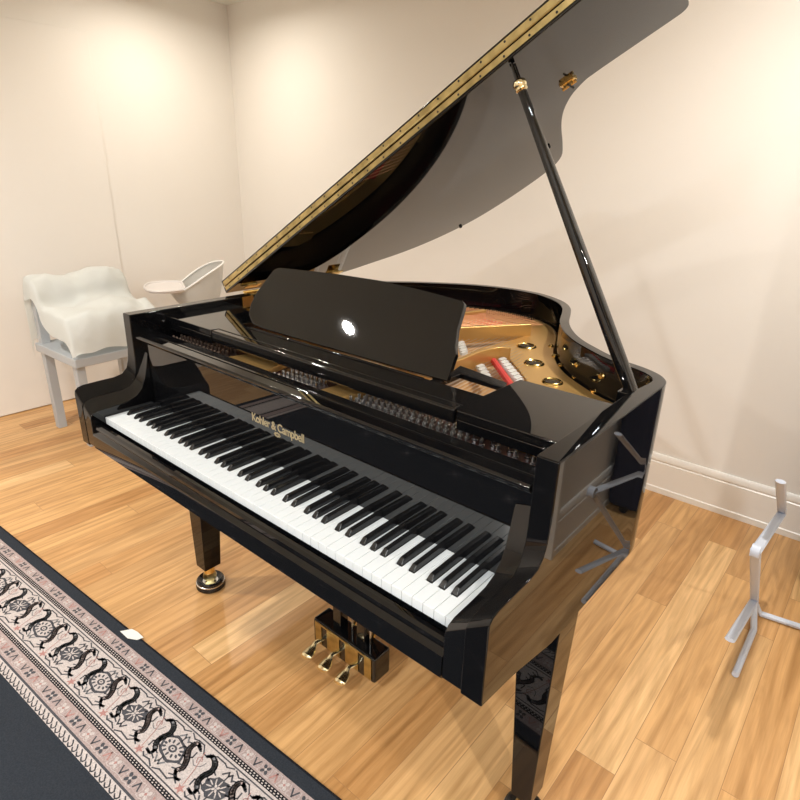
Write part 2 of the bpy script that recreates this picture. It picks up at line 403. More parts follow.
# inside: soundboard, iron plate, felt, pins, strings
inner_poly = [(x, y) for x, y in offset_line(innerline, .001)]
sb = [(HW-T-.001, .21)] + [q for q in inner_poly if q[1] > .22] + [(-HW+T+.001, .21)]
obj('soundboard', prism(nb(), sb, XY, .845, .858), M['spruce'], P)
far = offset_line(inn, .006)
segR = [q for q in far if q[1] > .5 and q[0] > .02]
bm = nb()
flange = [(.642, .30)] + segR + [(.01, 1.21), (.09, 1.13), (.110, 1.06), (.100, .97), (.085, .88), (.080, .80), (.14, .85), (.205, .815), (.285, .735), (.36, .655), (.43, .50), (.50, .36), (.52, .30)]
prism(bm, flange, XY, .872, .890)
segT = [q for q in far if q[1] > .9 and q[0] <= .06]
tail = segT + [(q[0]+.045*(-q[0]+.1 > 0), q[1]-.07) for q in reversed(segT)]
prism(bm, tail, XY, .862, .876)
segL = [(-.640, .30), (-.640, .93), (-.585, .93), (-.585, .30)]
prism(bm, segL, XY, .866, .880)
prism(bm, [(-.645, .325), (.645, .325), (.645, .350), (-.645, .350)], XY, .872, .892)
pb = nb(); prism(pb, [(-.645, .215), (.645, .215), (.645, .324), (-.645, .324)], XY, .872, .889)
def rib(pts, h0, h1, wd):   # raised rib along a polyline
    o1 = offset_line(pts, wd/2); o2 = offset_line(pts, -wd/2)
    prism(bm, o1 + o2[::-1], XY, h0, h1)
rib(crom([(-.27, .33), (-.18, .55), (-.08, .77), (-.014, .895), (.039, .974), (.085, 1.045), (.12, 1.09)], 4), .875, .930, .014)
rib(crom([(.06, .34), (.12, .44), (.160, .53), (.174, .60), (.170, .70), (.185, .775), (.215, .80)], 4), .875, .930, .014)
rib([(.40, .34), (.44, .48), (.462, .57)], .875, .925, .014)
rib([(-.42, .33), (-.30, .70), (-.14, 1.22)], .870, .915, .014)
# gold webs between the pin fields
prism(bm, [(-.335, .215), (-.16, .215), (-.19, .345), (-.30, .345)], XY, .8895, .908)
prism(bm, [(.030, .215), (.100, .215), (.13, .345), (.045, .345)], XY, .8895, .905)
obj('pin_block', pb, M['pinblock'], P)
plate = obj('iron_plate', bm, M['gold'], P, bevel=.003, seg=2)
for x, y, r in ((.177, .965, .030), (.279, .825, .029), (.392, .715, .027), (.505, .60, .024)):
    ringm = obj('plate_hole_rim', lathe(nb(), [(r*.74, 0), (r*.76, .003), (r*.86, .0055), (r*.96, .004), (r*1.04, 0)], (x, y, .8895), 32), M['brass'], plate)
    obj('hole_shade_disc', lathe(nb(), [(.0002, 0), (r*.72, 0), (r*.72, .0012), (.0002, .0012)], (x, y, .8898), 32), M['dark'], plate)  # dark disc on the plate stands for the shade inside a hole
b0 = None
for x, y in [(.232, 1.02), (.29, .93), (.345, .86), (.42, .79), (.50, .725), (.60, .60), (.625, .45)]:
    if b0 is None: b0 = obj('plate_bolt', lathe(nb(), [(.009, 0), (.009, .004), (.005, .007), (.0003, .008)], (x, y, .8895), 12), M['brass'], plate); bp = (x, y)
    else: dup(b0, (x-bp[0], y-bp[1], 0))
bm = nb(); tube(bm, [(.175, .770, .892), (.255, .690, .892), (.345, .597, .892)], .009, 8); bm2 = bm
obj('felt_strip', bm, M['red'], P)
bm = nb(); prism(bm, [(-.36, 1.06), (-.20, 1.13), (-.06, 1.15), (-.06, 1.22), (-.20, 1.21), (-.36, 1.15)], XY, .8765, .8800)
obj('felt_strip', bm, M['red'], P)
def wedge(p0, p1, n):       # row of small white damper felts
    for i in range(n):
        t = i/(n-1); x = p0[0]+(p1[0]-p0[0])*t; y = p0[1]+(p1[1]-p0[1])*t
        bm = nb(); box(bm, x-.0042, x+.0042, y-.014, y+.014, .893, .901 + .002*(i % 2))
        obj('damper_felt', bm, M['white_felt'], P)
wedge((.205, .772), (.335, .645), 15)
wedge((.022, .83), (.092, .748), 9)
wedge((.195, .675), (.268, .600), 9)
# tuning pins: shank with a small coil at its foot
pins = []
for r in range(3):
    for i in range(8): pins.append((-.135 + i*.0175 + r*.006, .236 + r*.024))
for r in range(4):
    for i in range(19): pins.append((.118 + i*.0178 + r*.0045, .228 + r*.0225))
for i in range(9): pins.append((.470 + i*.0190, .262 + (i % 2)*.012))
def pin_mesh(bm, x, y, z):
    lathe(bm, [(.0064, 0), (.0064, .007), (.0042, .008), (.0042, .017), (.0030, .0200), (.0003, .0205)], (x, y, z), 8)
p0 = None
near = sorted(pins, key=lambda q: (q[0]-1.018)**2 + (q[1]+.64)**2)
for x, y in near[:100]:
    if p0 is None:
        bm = nb(); pin_mesh(bm, x, y, .8895); p0 = obj('tuning_pin', bm, M['steel'], P); pp = (x, y)
    else: dup(p0, (x-pp[0], y-pp[1], 0))
bm = nb()
for x, y in near[100:]: pin_mesh(bm, x, y, .8895)
o = obj('tuning_pin', bm, M['steel'], P); o['kind'] = 'stuff'
bm = nb()
for r in range(3):
    for i in range(14): pin_mesh(bm, -.62 + i*.018 + r*.005, .240 + r*.024, .8895)
o = obj('bass_tuning_pin', bm, M['darksteel'], P); o['kind'] = 'stuff'
# strings
def rim_y(x):
    best = 1.1
    for (a, b), (c, d) in zip(inn, inn[1:]):
        if min(a, c) <= x <= max(a, c) and max(b, d) > .6 and a != c: best = b + (d-b)*(x-a)/(c-a)
    return best
for i in range(56):
    t = i/55; x0 = -.12 + .74*t; x1 = -.30 + .88*t**0.92
    y1 = min(rim_y(x1), 1.30) - .055 - .02*(1-t); y1 = max(y1, .52)
    if t > .85: y1 = .60 - (t-.85)*.9
    bm = nb(); tube(bm, [(x0, .30, .900), (x0+.12*(x1-x0), .36, .8985), (x1, y1, .886)], .0007, 4)
    obj('string', bm, M['string'], P)
for i in range(24):
    t = i/23; x0 = -.60 + .24*t; x1 = -.30 + .40*t; y1 = min(rim_y(x1), 1.34) - .06
    bm = nb(); tube(bm, [(x0, .30, .915), (x0+.1*(x1-x0), .40, .914), (x1, y1, .902)], .0016, 4)
    obj('string', bm, M['copper'], P)
# hitch pins along the tail
h0 = None
for i in range(44):
    t = i/43; x = -.20 + .375*t
    y = rim_y(x) - .012 - .06*max(0, t-.8)
    if h0 is None: h0 = obj('hitch_pin', lathe(nb(), [(.0016, 0), (.0016, .018), (.0003, .019)], (x, y, .8755), 6), M['steel'], P); hp = (x, y)
    else: dup(h0, (x-hp[0], y-hp[1], 0))

# music shelf and desk
ZS = .966
shelf = [(-.648, .238), (-.412, .238), (-.408, .250), (-.408, .262), (.420, .262), (.420, .250), (.428, .232), (.648, .232), (.648, .478), (.425, .478), (.421, .335), (-.405, .335), (-.412, .478), (-.648, .478)]
ms = obj('music_shelf', prism(nb(), shelf, XY, ZS-.018, ZS), M['gloss'], P, bevel=.002, seg=3)
obj('shelf_rail', box(nb(), -.408, .420, .236, .262, .932, ZS), M['gloss'], ms, bevel=.006, seg=4)
obj('shelf_rail', box(nb(), .428, .647, .2322, .248, .926, ZS-.0185), M['gloss'], ms, bevel=.002, seg=2)
obj('shelf_rail', box(nb(), -.647, -.412, .2382, .255, .926, ZS-.0185), M['gloss'], ms, bevel=.002, seg=2)
box_bm = box(nb(), -.36, .27, .322, .332, ZS+.0002, ZS+.0026)
obj('desk_ledge', box_bm, M['gloss'], ms, bevel=.0008)
AL = R(36); deskpts = [(-.388, .192), (-.300, .197), (-.15, .204), (.001, .207), (.12, .204), (.200, .199), (.262, .194), (.270, .190), (.274, .178), (.281, .126), (.296, .084), (.305, .068), (.306, .055), (.312, .003), (.186, .001), (-.159, .001), (-.325, .001), (-.385, .006), (-.420, .030), (-.434, .062), (-.432, .105), (-.418, .148), (-.405, .182)]
D0 = Vector((0, .355, ZS-.004)); Du = Vector((0, math.sin(AL), math.cos(AL))); Dn = Vector((0, math.cos(AL), -math.sin(AL)))
bm = nb(); prism(bm, deskpts, lambda a, b, t: Vector((a, 0, 0)) + D0 + Du*b + Dn*t, 0, .017)
desk = obj('music_desk', bm, M['gloss'], P, bevel=.003, seg=3)
for x in (-.22, .16):
    bm = nb(); tube(bm, [(x, .475, ZS-.004), (x, .430+.017, 1.030)], .006, 8); obj('desk_stay', bm, M['brass'], desk)
bm = nb(); box(bm, .262, .288, .356, .450, .942, .954); obj('desk_slide', bm, M['satin'], desk, bevel=.002)
bm = nb(); prism(bm, [(.262, .446), (.412, .436), (.398, .470), (.250, .498)], XY, .942, .954); obj('desk_slide', bm, M['satin'], desk, bevel=.002)

# lid: main board, folded-back front flap, brass hinges
TH = R(30.45); H0 = Vector((-.721, 0, .9875)); Le = Vector((math.cos(TH), 0, math.sin(TH))); Ln = Vector((-math.sin(TH), 0, math.cos(TH)))
LID = lambda u, y, t: H0 + Le*(u+.70) + Vector((0, y, 0)) + Ln*t
lidpts = [(-.700, .500), (.765, .500)] + crom([(.770, .60), (.768, .72), (.762, .800), (.757, .832), (.750, .847), (.738, .855), (.718, .856), (.633, .850), (.554, .845)], 2) + [(.520, .845)] + crom([(.515, .845), (.489, .856), (.451, .882), (.399, .942), (.344, 1.033), (.274, 1.173), (.217, 1.280), (.176, 1.330), (.134, 1.358), (.060, 1.384), (-.040, 1.403), (-.130, 1.411), (-.230, 1.409), (-.319, 1.388), (-.400, 1.350), (-.465, 1.305), (-.533, 1.237), (-.604, 1.130), (-.660, 1.040), (-.700, .93)], 3)
lid = obj('lid', prism(nb(), lidpts, LID, 0, .021), M['gloss'], P, bevel=.0025, seg=3)
flappts = [(-.700, .500), (.765, .500), (.764, .79), (.755, .822), (.73, .835), (-.690, .835), (-.700, .825)]
flap = obj('lid_flap', prism(nb(), flappts, LID, .0235, .0435), M['gloss'], P, bevel=.0025, seg=3)
hs = obj('lid_hinge', prism(nb(), [(-.690, .4985), (.760, .4985), (.760, .5005), (-.690, .5005)], LID, .0064, .0184), M['brass_dull'], lid)
h2 = obj('lid_hinge', prism(nb(), [(-.690, .4985), (.760, .4985), (.760, .5005), (-.690, .5005)], LID, .0255, .0376), M['brass_dull'], flap)
bm = nb(); tube(bm, [LID(-.688, .4965, .0222), LID(.758, .4965, .0222)], .0022, 8); obj('hinge_knuckle', bm, M['brass_dull'], hs)
s0 = None
for i in range(24):
    u = -.66 + i*.061
    for t, par in ((.011, hs), (.0335, h2)):
        bm = nb(); lathe(bm, [(.0026, 0), (.0026, .0006), (.0004, .0008)], LID(u + (.012 if t > .02 else 0), .4986, t), 8, axis=(0, -1, 0)); obj('hinge_screw', bm, M['rubber'], par)
# lid-to-rim hinges on the bass side
for y in (.585, .98):
    bm = nb(); box(bm, -.690, -.662, y-.03, y+.03, .9853, .9875); tube(bm, [(-.694, y-.032, .9885), (-.694, y+.032, .9885)], .0045, 10)
    prism(bm, [(.008, y-.028), (.036, y-.028), (.036, y+.028), (.008, y+.028)], lambda a, b, t: LID(-.70+a+.02, b, t), -.002, 0)
    obj('rim_hinge', bm, M['brass'], lid)
bm = nb(); box(bm, -.6512, -.6450, .512, .556, .948, .984); obj('rim_hinge', bm, M['brass'], lid)
# prop keeper and rubber bumpers under the lid
bm = nb(); k = lambda a, b, t: LID(.493+a, .782+b, t)
prism(bm, [(-.018, -.011), (.018, -.011), (.018, .011), (-.018, .011)], k, -.004, .0)
prism(bm, [(-.012, -.006), (.012, -.006), (.012, .006), (-.012, .006)], k, -.012, -.004)
tube(bm, [LID(.475, .782, -.010), LID(.511, .782, -.010)], .004, 8)
kp = obj('prop_keeper', bm, M['brass'], lid)
bm = nb(); tube(bm, [LID(.497, .764, -.013), LID(.492, .803, -.013)], .0024, 8); obj('keeper_pin', bm, M['rubber'], kp)
for u, y in ((.248, 1.125), (-.306, 1.375)):
    bm = nb(); lathe(bm, [(.006, 0), (.006, .005), (.004, .007), (.0003, .007)], LID(u, y, 0), 12, axis=-Ln); obj('bumper', bm, M['rubber'], lid)
# prop stick
A0 = Vector((.650, .540, .975)); A1 = LID(.500, .520, -.001)
d = (A1-A0); ax = d.normalized(); sx_ = Vector((0, 1, 0)); sx_ = (sx_ - ax*sx_.dot(ax)).normalized(); sy_ = ax.cross(sx_)
def stick(bm, stations):
    rings = []
    for t, wa, wb in stations:
        c = A0 + d*t; rr = []
        for k in range(12):
            a = 2*PI*(k+.5)/12; ca, sa = math.cos(a), math.sin(a)
            q = .36
            rr.append(bm.verts.new(c + sx_*(wa*math.copysign(abs(ca)**q, ca)) + sy_*(wb*math.copysign(abs(sa)**q, sa))))
        rings.append(rr)
    for a, b in zip(rings, rings[1:]):
        for k in range(12): bm.faces.new((a[k], a[(k+1) % 12], b[(k+1) % 12], b[k]))
    bm.faces.new(rings[0][::-1]); bm.faces.new(rings[-1])
bm = nb(); stick(bm, [(-.01, .0140, .0105), (.0, .0145, .0110), (.10, .0145, .0115), (.35, .0132, .0108), (.60, .0110, .0095), (.90, .0080, .0075), (.93, .0080, .0075)])
prop = obj('lid_prop', bm, M['gloss'], P, smooth=50)
bm = nb(); lathe(bm, [(.0090, 0), (.0125, .003), (.0130, .006), (.0112, .008), (.0135, .011), (.0140, .017), (.0120, .021), (.0090, .023)], A0+d*.918, 20, axis=ax); obj('prop_collar', bm, M['pedal'], prop)
bm = nb()
for s in (-1, 1): tube(bm, [A0+d*.95+sx_*s*.0052, A0+d*.998+sx_*s*.0052], .0042, 8)
obj('prop_tip', bm, M['gloss'], prop)
bm = nb(); lathe(bm, [(.010, 0), (.010, .003), (.006, .005), (.0003, .005)], A0+d*.03+sy_*.0, 14, axis=-sy_)
bm.free()
bm = nb(); box(bm, .628, .650, .510, .572, .955, .983); obj('prop_bracket', bm, M['gloss'], prop, bevel=.002)
bm = nb(); lathe(bm, [(.008, -.006), (.008, .004), (.005, .008), (.006, .011), (.0003, .012)], (.520, .716, .938), 14, axis=(-.3, -1, 0)); obj('lid_lock', bm, M['brass'], case)
bm = nb(); lathe(bm, [(.007, 0), (.007, .005), (.0003, .008)], (.425, .782, .930), 14, axis=(-.5, -1, 0)); obj('lid_lock', bm, M['brass'], case)

# legs with ferrules, casters and cups
def leg(cx, cy, tx0, tx1, bx0, bx1, ty0, ty1, by0, by1, ztop):
    bm = nb(); zt, zb = ztop, .088
    A = [bm.verts.new(p) for p in ((bx0, by0, zb), (bx1, by0, zb), (bx1, by1, zb), (bx0, by1, zb))]
    B = [bm.verts.new(p) for p in ((tx0, ty0, zt), (tx1, ty0, zt), (tx1, ty1, zt), (tx0, ty1, zt))]
    for k in range(4): bm.faces.new((A[k], A[(k+1) % 4], B[(k+1) % 4], B[k]))
    bm.faces.new(A[::-1]); bm.faces.new(B)
    L_ = obj('leg', bm, M['case'], P, bevel=.003, seg=3)
    mx, my = (bx0+bx1)/2, (by0+by1)/2
    bm = nb(); lathe(bm, [(.018, .060), (.018, .0885), (.014, .0885)], (mx, my, 0), 20); obj('ferrule', bm, M['brass'], L_)
    bm = nb(); lathe(bm, [(.003, -.009), (.021, -.009), (.023, -.006), (.023, .006), (.021, .009), (.003, .009)], (mx, my, .043), 24, axis=(.75, -.6, 0)); obj('caster_wheel', bm, M['brass_dull'], L_)
    bm = nb(); box(bm, mx-.013, mx+.013, my-.016, my+.016, .048, .062); obj('caster_fork', bm, M['brass_dull'], L_, bevel=.003)
    bm = nb(); lathe(bm, [(.047, .0), (.050, .004), (.050, .012), (.0465, .017), (.0465, .030), (.042, .034), (.030, .024), (.0005, .020)], (mx, my, 0), 40); cup = obj('caster_cup', bm, M['satin'], L_)
    bm = nb(); lathe(bm, [(.0470, .0175), (.0485, .0185), (.0485, .0225), (.0470, .0235)], (mx, my, 0), 40); obj('cup_ring', bm, M['steel'], cup)
leg(0, 0, .598, .6895, .634, .682, .238, .326, .238, .300, .60)
leg(0, 0, -.625, -.533, -.612, -.557, .218, .306, .218, .280, .60)
leg(0, 0, -.20, -.11, -.18, -.13, 1.13, 1.22, 1.145, 1.205, .60)
# underside beams
bm = nb(); box(bm, -.10, .0-.04, .44, 1.30, .60, .68); box(bm, -.64, .64, .44, .52, .60, .68); box(bm, .02, .10, .52, 1.2, .60, .68)
obj('beams', bm, M['dark'], P)

# pedal lyre
LX = .073
lyre = nb(); box(lyre, LX-.138, LX+.112, .272, .338, .062, .150)
ly = obj('lyre', lyre, M['gloss'], P, bevel=.008, seg=3)
for x in (LX-.055, LX+.040):
    bm = nb(); box(bm, x-.016, x+.016, .290, .322, .146, .62); obj('lyre_post', bm, M['gloss'], ly, bevel=.003)
bm = nb(); box(bm, LX-.10, LX+.085, .28, .34, .588, .618); obj('lyre_head', bm, M['gloss'], ly, bevel=.004)
for x in (LX-.045, LX+.03):
    bm = nb(); tube(bm, [(x, .345, .10), (x, .56, .60)], .006, 8); obj('lyre_brace', bm, M['brass'], ly)
for i, x in enumerate((LX-.075, LX, LX+.070)):
    bm = nb(); tube(bm, [(x-.006, .306, .148), (x-.006, .306, .60)], .0032, 8); obj('pedal_rod', bm, M['steel'], ly)
for i in range(3):
    x = LX-.098 + i*.069
    bm = nb()
    path = crom([(x+.008, .285, .100), (x+.007, .262, .102), (x, .245, .098), (x, .234, .088), (x, .222, .080), (x, .208, .076), (x, .200, .076)], 3)
    n = len(path)
    prof = [.0065, .0065, .0065, .0068, .0080, .010, .014, .0185, .0215, .0225, .0220, .018, .0110]
    rr = []
    for j in range(n):
        t = j/(n-1)*(len(prof)-1); a = int(t); b = min(a+1, len(prof)-1); rr.append(prof[a]+(prof[b]-prof[a])*(t-a))
    tube(bm, path, rr, 16, flat=.45)
    pd = obj('pedal', bm, M['pedal'], ly)
xa = [LX-.126, LX-.100, LX-.088-.0+.012, LX-.013-.012, LX-.013+.012, LX+.062-.012, LX+.062+.012, LX+.100]
for a, b in ((LX-.126, LX-.100), (LX-.076, LX-.025), (LX-.001, LX+.050), (LX+.074, LX+.100)):
    bm = nb(); box(bm, a, b, .2695, .2715, .072, .140); obj('pedal_plate', bm, M['brass_dull'], ly)
bm = nb(); box(bm, LX-.126, LX+.100, .2692, .2717, .1405, .146); obj('pedal_plate', bm, M['brass_dull'], ly)

# ------------------------------------------------------------------ rug
ra = math.atan2(.015+.062, .312+.761); ru = Vector((math.cos(ra), math.sin(ra), 0)); rv = Vector((math.sin(ra), -math.cos(ra), 0)); r0 = Vector((-.761, -.062, 0))
RUG = lambda u, v, z=.0075: r0 + ru*u + rv*v + Vector((0, 0, z))
mk = lambda n, c: noise_bump(noise_col(mat(n, c, .95, spec=.15), tuple(q*.82 for q in c), tuple(min(1, q*1.12) for q in c), 260, 2), 500, .4, .002)
rm = [mk('rug_navy', (.028, .033, .042)), mk('rug_pink', (.40, .315, .30)), mk('rug_cream', (.54, .48, .46)), mk('rug_charcoal', (.075, .075, .085)), mk('rug_black', (.012, .012, .015)), mk('rug_grey', (.20, .20, .21)), mk('rug_rose', (.42, .22, .20))]
NAVY, PINK, CREAM, CHAR, BLK, GREY, ROSE = range(7)
bm = nb(); U0, U1, V1 = -1.25, 2.05, 2.35
prism(bm, [(U0, 0), (U1, 0), (U1, V1), (U0, V1)], lambda u, v, t: RUG(u, v, t), 0.0005, .0070, BLK)
lay = [0]
def poly(pts, mi, z=None):
    if z is None: z = .0072
    f = bm.faces.new([bm.verts.new(RUG(u, v, z)) for u, v in pts]); f.material_index = mi
    if f.calc_area() < 1e-9: return
def band(v0, v1, mi, z):   # concentric rectangle band
    a, b = v0, v1
    for q in ([(U0+a, a), (U1-a, a), (U1-b, b), (U0+b, b)], [(U0+a, V1-a), (U1-a, V1-a), (U1-b, V1-b), (U0+b, V1-b)],
              [(U0+a, a), (U0+a, V1-a), (U0+b, V1-b), (U0+b, b)], [(U1-a, a), (U1-a, V1-a), (U1-b, V1-b), (U1-b, b)]): poly(q, mi, z)
z0 = .0073
for v0, v1, mi in ((.006, .040, NAVY), (.040, .0765, PINK), (.0765, .091, BLK), (.091, .097, CREAM), (.097, .1005, CHAR), (.1005, .226, CREAM), (.226, .2295, CHAR), (.2295, .235, CREAM), (.235, .249, BLK), (.249, .292, PINK), (.292, .298, CHAR), (.298, .322, CREAM)): band(v0, v1, mi, z0)
poly([(U0+.322, .322), (U1-.322, .322), (U1-.322, V1-.322), (U0+.322, V1-.322)], NAVY, z0)
Z1, Z2, Z3 = .0076, .0079, .0082
def line(pts, wd, mi, z=Z1):
    for (a, b), (c, d_) in zip(pts, pts[1:]):
        t = Vector((c-a, d_-b))
        if t.length < 1e-6: continue
        e = t.normalized()*wd/2*.9; n = Vector((-t.y, t.x)).normalized()*wd/2
        poly([(a-e.x+n.x, b-e.y+n.y), (c+e.x+n.x, d_+e.y+n.y), (c+e.x-n.x, d_+e.y-n.y), (a-e.x-n.x, b-e.y-n.y)], mi, z)
def blob(u, v, ru_, rv_, mi, z=Z1, n=12, rot=0, wob=0, wk=4):
    pts = []
    for k in range(n):
        a = 2*PI*k/n; s = 1 + wob*math.cos(wk*a)
        x, y = ru_*s*math.cos(a), rv_*s*math.sin(a)
        pts.append((u + x*math.cos(rot)-y*math.sin(rot), v + x*math.sin(rot)+y*math.cos(rot)))
    poly(pts, mi, z)
def flower4(u, v, r, c1, c2, z=Z1):
    for k in range(4):
        a = PI/4 + k*PI/2
        blob(u+r*.62*math.cos(a), v+r*.62*math.sin(a), r*.48, r*.34, c1, z, 8, a)
    blob(u, v, r*.26, r*.26, c2, z+.0002, 6)
US, UE = U0+.10, U1-.10
u = US; k = 0
while u < UE:                                  # guard dots
    poly([(u, .0795), (u+.0052, .0795), (u+.0052, .0825), (u, .0825)], CREAM, Z1)
    poly([(u+.003, .0855), (u+.0082, .0855), (u+.0082, .0885), (u+.003, .0885)], CREAM, Z1)
    poly([(u, .238), (u+.005, .238), (u+.005, .2405), (u, .2405)], CREAM, Z1)
    poly([(u+.003, .2435), (u+.008, .2435), (u+.008, .246), (u+.003, .246)], CREAM, Z1)
    u += .0105
u = US; k = 0
while u < UE:                                  # small flower bands
    for vc, hv in ((.058, .0125), (.2705, .014)):
        q = u + (.02 if vc > .2 else 0)
        if k % 2 == 0:
            flower4(q, vc, hv*1.05, CREAM if k % 4 == 0 else CHAR, ROSE if k % 4 == 0 else CREAM)
            line([(q-.020, vc+hv), (q-.008, vc+hv*1.15), (q, vc+hv*.95), (q+.008, vc+hv*1.15), (q+.020, vc+hv)], .0014, CREAM)
        else:
            s = 1 if k % 4 == 1 else -1
            line([(q-.009, vc-.008*s), (q, vc+.009*s), (q+.009, vc-.008*s)], .0042, CHAR if k % 3 else ROSE)
            line([(q-.014, vc+hv*s), (q, vc+.014*s*.9), (q+.014, vc+hv*s)], .0013, CREAM, Z2)
        line([(q+.014, vc-hv), (q+.018, vc), (q+.014, vc+hv)], .0013, CREAM)
    u += .0328; k += 1
# main border: medallions, hooked leaves and angular frames
SP = .172; c0 = r0.x*0
u = .482 - SP*round((.482-US)/SP) + SP*0
k = round((u-.482)/SP)
while u < UE:
    v = .163; kind = k % 2
    if kind:
        blob(u, v, .046, .030, CHAR, Z1, 20, .25, .07, 6); blob(u, v, .038, .023, CREAM, Z2, 18, .25, .05, 6)
        for j in range(12):
            a = 2*PI*j/12; blob(u+.029*math.cos(a), v+.0165*math.sin(a), .0062, .0034, CHAR, Z3, 6, a)
        blob(u, v, .0135, .0100, CHAR, Z3, 10); blob(u, v, .0075, .0050, CREAM, Z3+.0002, 8); blob(u, v, .0032, .0022, CHAR, Z3+.0004, 6)
    else:
        blob(u, v, .037, .026, CHAR, Z1, 20, -.2, .10, 7)
        for j in range(10):
            a = 2*PI*j/10 + .3; blob(u+.021*math.cos(a), v+.0145*math.sin(a), .0088, .0019, CREAM, Z2, 6, a)
        flower4(u, v, .0095, CREAM, GREY, Z3)
    for s in (-1, 1):      # buds beside each medallion
        line([(u, v+s*.026), (u, v+s*.040)], .0040, CHAR)
        line([(u-.016, v+s*.034), (u-.006, v+s*.046), (u, v+s*.038), (u+.006, v+s*.046), (u+.016, v+s*.034)], .0046, GREY if kind else CHAR)
        line([(u+s*.046, v-s*.006), (u+s*.060, v-s*.016), (u+s*.058, v-s*.030)], .0042, CHAR)
    um = u + SP/2
    for s in (-1, 1):      # paired curled leaves, dark outline round a grey body
        c = crom([(um+s*.012-.012, .124), (um+s*.028-.016, .116), (um+s*.043-.010, .124), (um+s*.046-.004, .142), (um+s*.034+.002, .160), (um+s*.030+.008, .178), (um+s*.040+.012, .192), (um+s*.032+.018, .204), (um+s*.018+.016, .202)], 3)
        n = len(c)-1
        for j, (a, b) in enumerate(zip(c, c[1:])):
            wv = math.sin(PI*min(1, j/n*1.15+.02))**.7 if j < n*.86 else .25
            line([a, b], .0040+.0125*wv, CHAR)
            if j > 3 and j < n-7: line([a, b], .0012+.0070*wv, GREY if s > 0 else PINK, Z2)
        for j in range(5, n-3, 3):
            line([c[j], (c[j][0]+.017*s, c[j][1]+.006)], .0036, CHAR, Z1)
            line([(c[j][0]-.003*s, c[j][1]), (c[j][0]+.004*s, c[j][1]+.002)], .0013, CHAR, Z3)
    line(crom([(um-.020, .150), (um-.006, .158), (um+.010, .150), (um+.014, .136)], 2), .0022, GREY)
    line([(um-.012, .120), (um+.006, .165), (um+.016, .205)], .0022, ROSE, Z2)
    line(crom([(um-.006, .150), (um-.014, .140), (um-.006, .132), (um+.002, .140)], 2), .0020, ROSE, Z2)
    blob(um+.018, .214, .0110, .0095, ROSE, Z1, 10, 0, .42, 5)
    line([(u+.004, .1035), (u+.022, .112), (u+.034, .108), (um-.030, .108), (um-.012, .124), (um+.004, .124), (um+.022, .108), (u+SP-.034, .108), (u+SP-.022, .112), (u+SP-.004, .1035)], .0036, CHAR)
    line([(u+.004, .2235), (u+.022, .215), (um-.030, .218), (um-.016, .206), (um-.002, .212)], .0038, CHAR)
    line([(um+.034, .212), (um+.044, .218), (u+SP-.022, .215), (u+SP-.004, .2235)], .0038, CHAR)
    line([(u+.040, .112), (u+.034, .130), (u+.044, .140)], .0024, GREY)
    line([(u-.040, .216), (u-.034, .198), (u-.044, .188)], .0024, GREY)
    u += SP; k += 1
u = US + .24
while u < UE-.24:                              # scalloped inner edge and sparse sprays in the navy field
    line(crom([(u, .302), (u+.012, .312), (u+.006, .320), (u-.004, .314)], 2), .0036, CHAR)
    u += .022
for i in range(9):
    for j in range(5):
        uu, vv = US+.45+i*.32, .52+j*.32
        flower4(uu, vv, .04, CHAR, GREY)
        line(crom([(uu+.06, vv), (uu+.11, vv+.04), (uu+.16, vv), (uu+.22, vv+.05)], 3), .006, CHAR)
rug = obj('rug', bm, rm, None, smooth=30)
tag(rug, 'patterned oriental rug with navy edge and cream floral border, in front of the piano', 'rug')
bm = nb(); prism(bm, [(.168, .024), (.188, -.004), (.214, -.008), (.250, -.006), (.244, .012), (.214, .026)], lambda a, b, t: RUG(a, b, t), .0090, .0100)
ct = obj('care_tag', bm, M['label'], rug); ct['label'] = 'white care tag sewn at the edge'

# ------------------------------------------------------------------ left background: covered chair and high chair
def shell_grid(fn, nu, nv, th):
    bm = nb(); g1 = [[bm.verts.new(fn(i/(nu-1), j/(nv-1))) for j in range(nv)] for i in range(nu)]
    for i in range(nu-1):
        for j in range(nv-1): bm.faces.new((g1[i][j], g1[i+1][j], g1[i+1][j+1], g1[i][j+1]))
    bmesh.ops.solidify(bm, geom=bm.faces[:], thickness=th)
    return bm
HC = Vector((-2.335, 1.37, 0)); ha = R(244)     # high chair faces local +X
def hl(x, y, z): return HC + Vector((x*math.cos(ha)-y*math.sin(ha), x*math.sin(ha)+y*math.cos(ha), z))
hc = thing('high_chair', 'white plastic high chair with bucket seat and tray, behind the piano', 'high chair', HC)
def bucket(s, t):
    a = -PI + 2*PI*s                     # a = 0 is the front
    back = (1-math.cos(a))/2
    r = .045 + (.100+.012*back)*t**.45
    h = .555 + t**1.6*(.095 + .175*(1-(1-back)**2)*back**.6)
    return hl(r*math.cos(a)*(1.05+.10*back*t) + .02*t, r*math.sin(a)*(1+.10*back*t), h)
hb = obj('seat_shell', shell_grid(bucket, 41, 12, .006), M['shell'], hc, smooth=80)
bm = nb(); tube(bm, [bucket(i/40, 1.0) for i in range(41)], .007, 8); obj('shell_rim', bm, M['shell'], hb, smooth=80)
bm = nb(); lathe(bm, [(.0005, .525), (.046, .525), (.050, .537), (.0005, .541)], (HC.x, HC.y, 0), 24); obj('seat_base', bm, M['shell'], hb)
tp = crom([(.10, -.13), (.09, 0), (.10, .13), (.18, .17), (.27, .15), (.31, .06), (.31, -.06), (.27, -.15), (.18, -.17)], 4, True)
bm = nb(); prism(bm, tp, lambda a, b, t: hl(a, b, t), .675, .688); tr = obj('tray', bm, M['tray'], hc, bevel=.005, seg=2)
bm = nb(); tp2 = [hl(a, b, .690) for a, b in tp]; tube(bm, tp2+[tp2[0]], .007, 6); obj('tray_rim', bm, M['tray'], tr)
